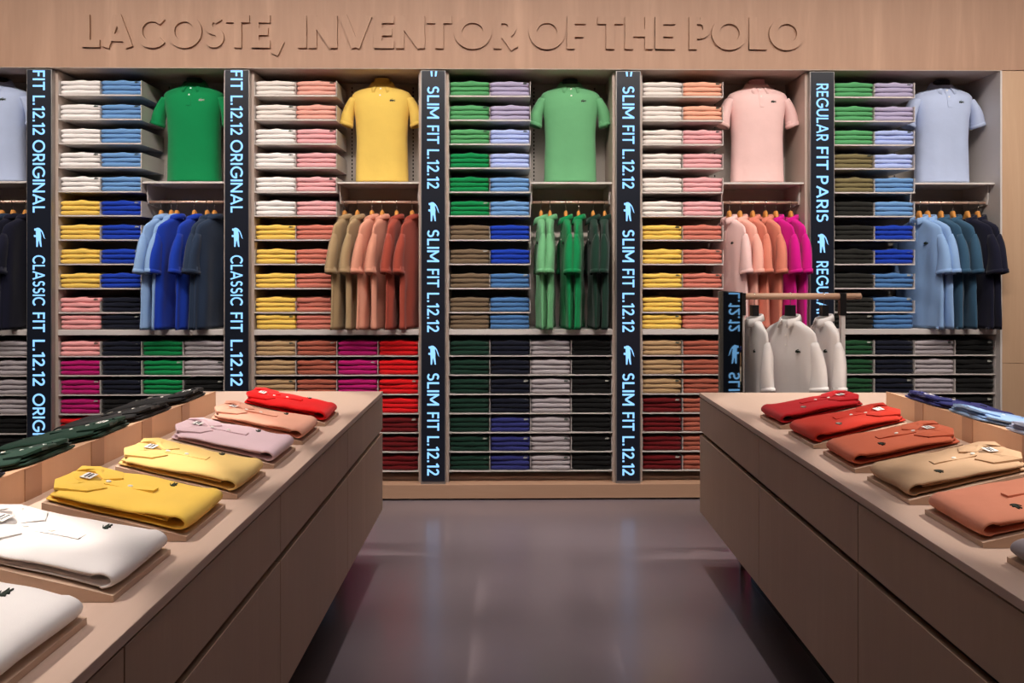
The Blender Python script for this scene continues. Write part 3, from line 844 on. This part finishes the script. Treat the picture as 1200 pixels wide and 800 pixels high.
def table_polo_meshes(seed, length=0.318, width=0.238, H=0.039, mirror=1):
    """local x from the hem fold (0) to the collar (length), y across, z up. mirror flips which side carries the badge"""
    rr = random.Random(seed)
    path = []
    t1, t0 = 0.0078, 0.0058
    zt0 = H - t1
    Lb = length-0.012
    n = 12
    for i in range(n): path.append((Lb - (Lb-0.026)*i/(n-1), t0+0.0003, t0))
    rr_ = (zt0-t0)/2
    for i in range(1, 9):
        a = -PI/2 - PI*i/9
        path.append((0.026 + 0.024*math.cos(a), t0 + rr_ + rr_*math.sin(a), t0+(t1-t0)*i/9))
    n2 = 22
    sink = 0.012
    for i in range(n2+1):
        t = i/n2
        x = 0.026 + (length-0.03-0.026)*t
        z = zt0 - sink*(t**1.3)
        path.append((x, z, t1))
    m = MB(); rings = []
    ns = 30
    p1 = rr.uniform(0, 6); p2 = rr.uniform(0, 6)
    for k, (x, z, t) in enumerate(path):
        a = path[max(k-1, 0)]; b_ = path[min(k+1, len(path)-1)]
        dx, dz = b_[0]-a[0], b_[1]-a[1]; l = math.hypot(dx, dz) or 1
        nx, nz = -dz/l, dx/l
        lower = k < n
        hw = width/2 - (0.006 if lower else 0.0) + 0.0018*math.sin(x*34+p1)
        ring = []
        for j in range(ns):
            an = 2*PI*j/ns
            c, s_ = math.cos(an), math.sin(an)
            y = hw*math.copysign(abs(c)**0.35, c)
            q = t*math.copysign(abs(s_)**0.8, s_)
            w_ = 0.0026*noise.noise(Vector((x*14+seed, y*14, 0.3)))*2 + 0.0009*math.sin(x*26+y*18+p2)
            if lower: w_ = 0
            droop = 0.0
            if not lower and x > 0.03: droop = -0.0035*(abs(y)/hw)**6
            ring.append((x - nx*q, y, z - nz*q*1.0 + w_ + droop if True else 0))
        rings.append(ring)
    m.loft(rings)
    ztop = lambda x, y: (zt0 - sink*(max(0, min(1, (x-0.026)/(length-0.056)))**1.3) + t1 + 0.0026*noise.noise(Vector((x*14+seed, y*14, 0.3)))*2 + 0.0009*math.sin(x*26+y*18+p2) - 0.0035*(abs(y)/(width/2))**6)
    # inner folded layer showing at the sides
    lay = MB(); rings = []
    for i in range(14):
        x = 0.045 + (length-0.062)*i/13
        zc = 0.0185 - 0.0035*(i/13); hw = width/2-0.010+0.002*math.sin(i*0.9+p1)
        rings.append([(x, hw*math.copysign(abs(math.cos(2*PI*j/20))**0.4, math.cos(2*PI*j/20)), zc + 0.0058*math.sin(2*PI*j/20)) for j in range(20)])
    lay.loft(rings)
    # collar leaves
    c0 = length-0.028          # collar line along x
    neck = MB()
    for s in (-1, 1):
        out = [(c0+0.020, s*0.010), (c0+0.030, s*0.060), (c0+0.008, s*0.104), (c0-0.056, s*0.090), (c0-0.078, s*0.040), (c0-0.048, s*0.006), (c0-0.012, s*0.040), (c0+0.006, s*0.030)]
        cen = (c0-0.02, s*0.062)
        nsub = 4
        # grid-less fan with intermediate ring for a soft raised leaf
        vs = []; fs = []
        N = len(out)
        for kk in range(nsub+1):
            f = 1 - kk/nsub*0.9
            for (x, y) in out:
                xx, yy = cen[0]+(x-cen[0])*f, cen[1]+(y-cen[1])*f
                lift = 0.0035 + 0.004*math.sin(min(1, kk/nsub*1.6)*PI/2) + (0.006 if xx > c0-0.02 else 0.0)*max(0, 1-abs(yy)/0.11)
                vs.append((xx, yy, ztop(xx, yy)+lift))
        for kk in range(nsub):
            for j in range(N):
                a = kk*N+j; b_ = kk*N+(j+1) % N
                fs.append((a, b_, b_+N, a+N))
        fs.append(tuple(nsub*N+j for j in range(N)))
        # underside skirt
        o = len(vs)
        for (x, y) in out: vs.append((x, y, ztop(x, y)-0.002))
        for j in range(N): fs.append((j, o+j, o+(j+1) % N, (j+1) % N))
        neck.add(vs, fs, 0, False)
    # inside of the back collar
    ins = MB(); rings = []
    for i in range(9):
        y = -0.034+0.068*i/8
        q = 1-(y/0.036)**2
        xa = c0-0.040*q-0.004; xb = c0+0.012
        rings.append([(xa, y, ztop(xa, y)+0.0016), (xb, y, ztop(xb, y)+0.0045+0.004*q), (xb+0.010, y, ztop(xb, y)+0.008*q), (xb+0.010, y, ztop(xb, y)-0.003), (xa, y, ztop(xa, y)-0.003)])
    ins.loft(rings)
    lab = MB()
    lx0, lx1 = c0-0.028, c0-0.004
    def q4(m_, x0, x1, y0, y1, zl, mi):
        v = [(x0,y0,ztop(x0,y0)+zl),(x1,y0,ztop(x1,y0)+zl),(x1,y1,ztop(x1,y1)+zl),(x0,y1,ztop(x0,y1)+zl)]
        v += [(a_, b_, c_-0.0012) for a_, b_, c_ in v]
        m_.add(v, [(0,1,2,3),(7,6,5,4),(0,4,5,1),(1,5,6,2),(2,6,7,3),(3,7,4,0)], mi)
    q4(lab, lx0, lx1, -0.020, 0.020, 0.0085, 0)
    for i in range(5): q4(lab, lx0+0.006, lx0+0.010, -0.015+i*0.006, -0.012+i*0.006, 0.0092, 1)
    q4(lab, lx0+0.014, lx0+0.017, -0.014, 0.014, 0.0092, 1)
    # placket
    plk = MB(); rings = []
    for i in range(13):
        x = c0-0.045-0.125*i/12
        w0, w1 = -0.015, 0.015
        h = 0.0022
        rings.append([(x, w0, ztop(x, w0)-0.003), (x, w0, ztop(x, w0)+h), (x, w1, ztop(x, w1)+h*1.2), (x, w1, ztop(x, w1)-0.003)])
    plk.loft(rings, smooth=False)
    but = []
    for xx in (c0-0.062, c0-0.112):
        bm_ = MB(); disc(bm_, (xx, 0, ztop(xx, 0)+0.0036), 0.0056, 0.0014, (0,0,1)); but.append(bm_)
    bd = MB()
    # the badge reads upright from the hem side
    bx_, by = 0.105, 0.070*mirror
    fm = lambda u, v, d: (bx_+v, by - u, ztop(bx_+v, by-u) + d)
    croc_into(bd, 0, 0, 0.030, -0.001, 0.0022, fm)
    return dict(body=m, layer=lay, collar=neck, inside=ins, label=lab, placket=plk, buttons=but, badge=bd)
def table_polo(M, colour, label, seed, group, badge=M_CROCDARK, mirror=1, labelled=True):
    r = thing('folded_polo', label, 'folded polo', (0,0,0), 0, group)
    r.matrix_world = M
    d = table_polo_meshes(seed, mirror=mirror); mt = F(colour)
    d['body'].obj('folded_body', mt, r)
    d['layer'].obj('inner_fold', mt, r)
    o = d['collar'].obj('collar', mt, r); b_ = o.modifiers.new('bevel', 'BEVEL'); b_.width = 0.0012; b_.segments = 2
    li_ = d['inside'].obj('collar_lining', mt, r)
    if labelled: d['label'].obj('neck_label', [M_LABEL, M_INK], li_)
    pk_ = d['placket'].obj('placket', mt, r)
    for m in d['buttons']: m.obj('button', M_BUTTON, pk_)
    d['badge'].obj('crocodile_badge', badge, r)
    return r
WM = wedge_mesh().mesh('display_block'); WM.materials.append(M_BLOCK)
LEFT = [(3.168,'vivid red','bright red folded polo at the far end of the left table'),
        (2.827,'salmon','peach salmon folded polo on the left table next to the bright red one'),
        (2.485,'pale pink','pale pink folded polo on the left table between salmon and soft yellow'),
        (2.153,'soft yellow','soft yellow folded polo on the left table behind the brighter yellow one'),
        (1.815,'bright yellow','bright yellow folded polo with open collar on the left table'),
        (1.482,'white','white folded polo lying in full view on the left table'),
        (1.140,'ivory','white folded polo at the bottom left corner, cut off by the frame')]
RIGHT = [(3.108,'crimson','crimson folded polo at the far end of the right table'),
         (2.767,'orange red','orange red folded polo beside the crimson one on the right table'),
         (2.431,'burnt coral','burnt coral folded polo between orange red and camel on the right table'),
         (2.099,'camel','camel tan folded polo on the right table'),
         (1.772,'apricot','apricot folded polo on the right table, in front of the camel one'),
         (1.437,'pale grey','pale grey folded polo at the right frame edge, mostly cut off')]
RZ = Matrix.Rotation(-PSI, 4, 'Z')
def wedge_frame(side, lat, dep):
    # origin on the table top at the aisle edge, near corner
    base = Matrix.Translation(W(lat, dep, TOPZ+0.0008)) @ RZ
    if side < 0: base = base @ Matrix(((-1,0,0,0),(0,-1,0,0),(0,0,1,0),(0,0,0,1))) @ Matrix.Translation((0,-FD,0))
    return base
for side, lst, lat, nm in ((-1, LEFT, -0.691, 'left'), (1, RIGHT, 0.980, 'right')):
    for i, (dep, c, lab) in enumerate(lst):
        B = wedge_frame(side, lat, dep)
        o = link('display_block', WM, None)
        o.matrix_world = B
        what = lab.split(' folded polo')[0]
        tag(o, 'wedge-shaped wooden display block under the %s folded polo on the %s table' % (what if i != 6 else 'corner white', nm) if not (side < 0 and i == 5) else 'wedge-shaped wooden display block under the white folded polo in full view', 'display block', 'display blocks on the tables')
        jit = random.Random(i*7+side).uniform
        P = B @ Matrix.Translation((0.008, FD/2+jit(-0.004, 0.004), FH0+0.0022)) @ Matrix.Rotation(-SL, 4, 'Y') @ Matrix.Rotation(jit(-0.03, 0.03), 4, 'Z')
        table_polo(P, c, lab, 300+i*11+side, 'polos laid out on the tables', M_CROCPALE if c in PALEBADGE else M_CROCDARK, -1, labelled=True)
TIERL = [(3.295,'shadow black','black folded polo on the tier of the left table, farthest of all'),
         (2.955,'shadow black','black folded polo on the left table tier, next to the dark green one'),
         (2.612,'bottle green','dark green folded polo on the left table tier, next to the black ones'),
         (2.278,'bottle green','dark green folded polo on the left table tier, nearer than the other green one'),
         (1.945,'ink navy','ink navy folded polo on the left table tier, cut off by frame')]
TIERR = [(3.235,'indigo','indigo blue folded polo at the far end of the right table tier'),
         (2.892,'sky blue','light blue folded polo on the right table tier beside the indigo one'),
         (2.556,'ice blue','whitish blue folded polo on the right table tier, nearest the frame edge')]
for side, lst, lat in ((-1, TIERL, TLT), (1, TIERR, TRT)):
    for i, (dep, c, lab) in enumerate(lst):
        # collar at the ridge, the hem lower on the far side
        base = Matrix.Translation(W(lat, dep, TIERZ+0.001)) @ RZ
        if side > 0: base = base @ Matrix.Rotation(PI, 4, 'Z')
        # local +x now points to the aisle
        P = base @ Matrix.Rotation(-R(12.4), 4, 'Y') @ Matrix.Translation((-0.31, 0, 0.0)) @ Matrix.Rotation(R([2,-3,3,-2,1][i]), 4, 'Z')
        table_polo(P, c, lab, 700+i*5+side, 'polos laid on the centre tiers', M_CROCPALE if side < 0 else M_CROCDARK, 1)

# ------------------------------------------------------------------ clothes rack behind the right table
RD = 4.40
rk = thing('clothes_rack', 'low clothes rack with wooden rail and a mirror panel behind the right table', 'clothes rack', W(1.45, RD, 0), -PSI)
LXA, LXB = 1.190-1.45, 1.707-1.45
zr = 1.272
for xx in (LXA, LXB):
    MB().box(xx-0.011, xx+0.011, -0.014, 0.014, 0.012, zr-0.098).obj('post', M_WHITEMETAL, rk, bevel=0.001)
    MB().box(xx-0.016, xx+0.016, -0.017, 0.017, zr-0.098, zr+0.017).obj('post_sleeve', M_BLACK, rk, bevel=0.001)
    MB().box(xx-0.016, xx+0.016, -0.017, 0.45, 0.0, 0.012).obj('foot_bar', M_WHITEMETAL if xx > 0 else M_BLACK, rk, bevel=0.001)
MB().tube([(LXA-0.06, 0, zr), (LXB+0.095, 0, zr)], 0.0165, 16).obj('wooden_rail', plain('rail_wood', (196,158,132), 0.45), rk)
# mirror panel on the left end
mr = MB().box(-0.004, 0.004, 0.0, 0.332, 0.30, 1.293)
mo = mr.obj('mirror_panel', M_MIRROR, rk, loc=(1.143-1.45, -0.15, 0), rot=(0, 0, R(4.7)))
MB().box(0.0045, 0.010, -0.003, 0.335, 0.297, 1.296).obj('mirror_backing', M_BLACK, mo)
for i, (px, rz, lab) in enumerate([(884, -88, 'white polo leftmost on the low rack, seen almost edge on'),
                                   (926, -69, 'white polo in the middle of the low rack, front turned to the aisle'),
                                   (965.5, -90, 'white polo rightmost on the low rack')]):
    lat = (px-599)/1000*RD
    p = W(lat, RD, 0)
    hanging_polo(p.x, p.y, zr+0.0168, R(rz), 'white', lab, 'black hanger on the low rack holding the %s white polo' % ['leftmost','middle','rightmost'][i], i,
                 'white polos on the rack', 'black hangers on the rack', hanger='black')

# ------------------------------------------------------------------ light
def spot(loc, target, power, size=60, blend=0.5, radius=0.04, col=(1,0.86,0.74)):
    l = bpy.data.lights.new('spot', 'SPOT'); l.energy = power; l.spot_size = R(size); l.spot_blend = blend
    l.shadow_soft_size = radius; l.color = col
    o = bpy.data.objects.new('ceiling_spot', l); COL.objects.link(o)
    o.location = loc
    d = Vector(target)-Vector(loc)
    o.rotation_euler = d.to_track_quat('-Z', 'Y').to_euler()
    return o
WARM = (1, 0.90, 0.82)
def strip(loc, tgt, sx, sy, power, col):
    l = bpy.data.lights.new('track_strip', 'AREA'); l.shape = 'RECTANGLE'; l.size = sx; l.size_y = sy; l.energy = power; l.color = col; l.spread = R(95)
    o = bpy.data.objects.new('track_strip_light', l); COL.objects.link(o); o.location = loc
    d = Vector(tgt)-Vector(loc); o.rotation_euler = d.to_track_quat('-Z', 'Y').to_euler()
    return o
strip((0.2, 3.0, 3.82), (0.2, 5.3, 1.6), 8.5, 0.10, 82, WARM)
strip((0.2, 3.9, 3.82), (0.2, 5.3, 0.3), 8.5, 0.10, 14, WARM)
for dd in (0.7, 1.3, 1.9, 2.5, 3.1, 3.7):
    spot(W(-2.3, dd, 3.8), W(-1.13, dd, 0.85), 300, 17.5, 0.2, 0.03, (1, 0.90, 0.82))
    spot(W(2.7, dd, 3.8), W(1.45, dd, 0.85), 300, 17.5, 0.2, 0.03, (1, 0.90, 0.82))
    spot(W(-0.3, dd-1.1, 3.8), W(-1.25, dd, 0.85), 125, 22, 0.7, 0.03, (1, 0.88, 0.78))
    spot(W(0.6, dd-1.1, 3.8), W(1.60, dd, 0.85), 125, 22, 0.7, 0.03, (1, 0.88, 0.78))
for dd in (1.4, 2.1, 2.8, 3.5, 4.2, 4.8):
    for lt in (-0.40, 0.14, 0.68):
        spot(W(lt, dd, 3.85), W(lt, dd, 0), 95, 22, 1.0, 0.05, (1, 0.9, 0.9))
w = bpy.data.worlds.new('world'); SC.world = w; w.use_nodes = True
w.node_tree.nodes['Background'].inputs['Color'].default_value = (0.9,0.85,0.9,1)
w.node_tree.nodes['Background'].inputs['Strength'].default_value = 0.3
def area(loc, sx, sy, power, col, rot=(0,0,0)):
    l = bpy.data.lights.new('panel', 'AREA'); l.shape = 'RECTANGLE'; l.size = sx; l.size_y = sy; l.energy = power; l.color = col  # unseen overhead fill, added to raise the ambient level
    o = bpy.data.objects.new('ambient_fill', l); COL.objects.link(o); o.location = loc; o.rotation_euler = rot
area((0.2, 1.5, 3.85), 3.0, 4.0, 16, (1,0.9,0.88))

# ------------------------------------------------------------------ camera
cam = bpy.data.cameras.new('camera'); co = bpy.data.objects.new('camera', cam); COL.objects.link(co)
co.location = (0, 0, EYE); co.rotation_euler = (R(90), 0, -PSI)
cam.sensor_width = 36; cam.lens = 30.0
cam.shift_x = 1/1200.0; cam.shift_y = -82/1200.0
cam.clip_start = 0.05
SC.camera = co
SC.view_settings.view_transform = 'Standard'; SC.view_settings.look = 'None'
SC.view_settings.exposure = 0.12; SC.view_settings.gamma = 1.0
SC.view_settings.use_curve_mapping = False
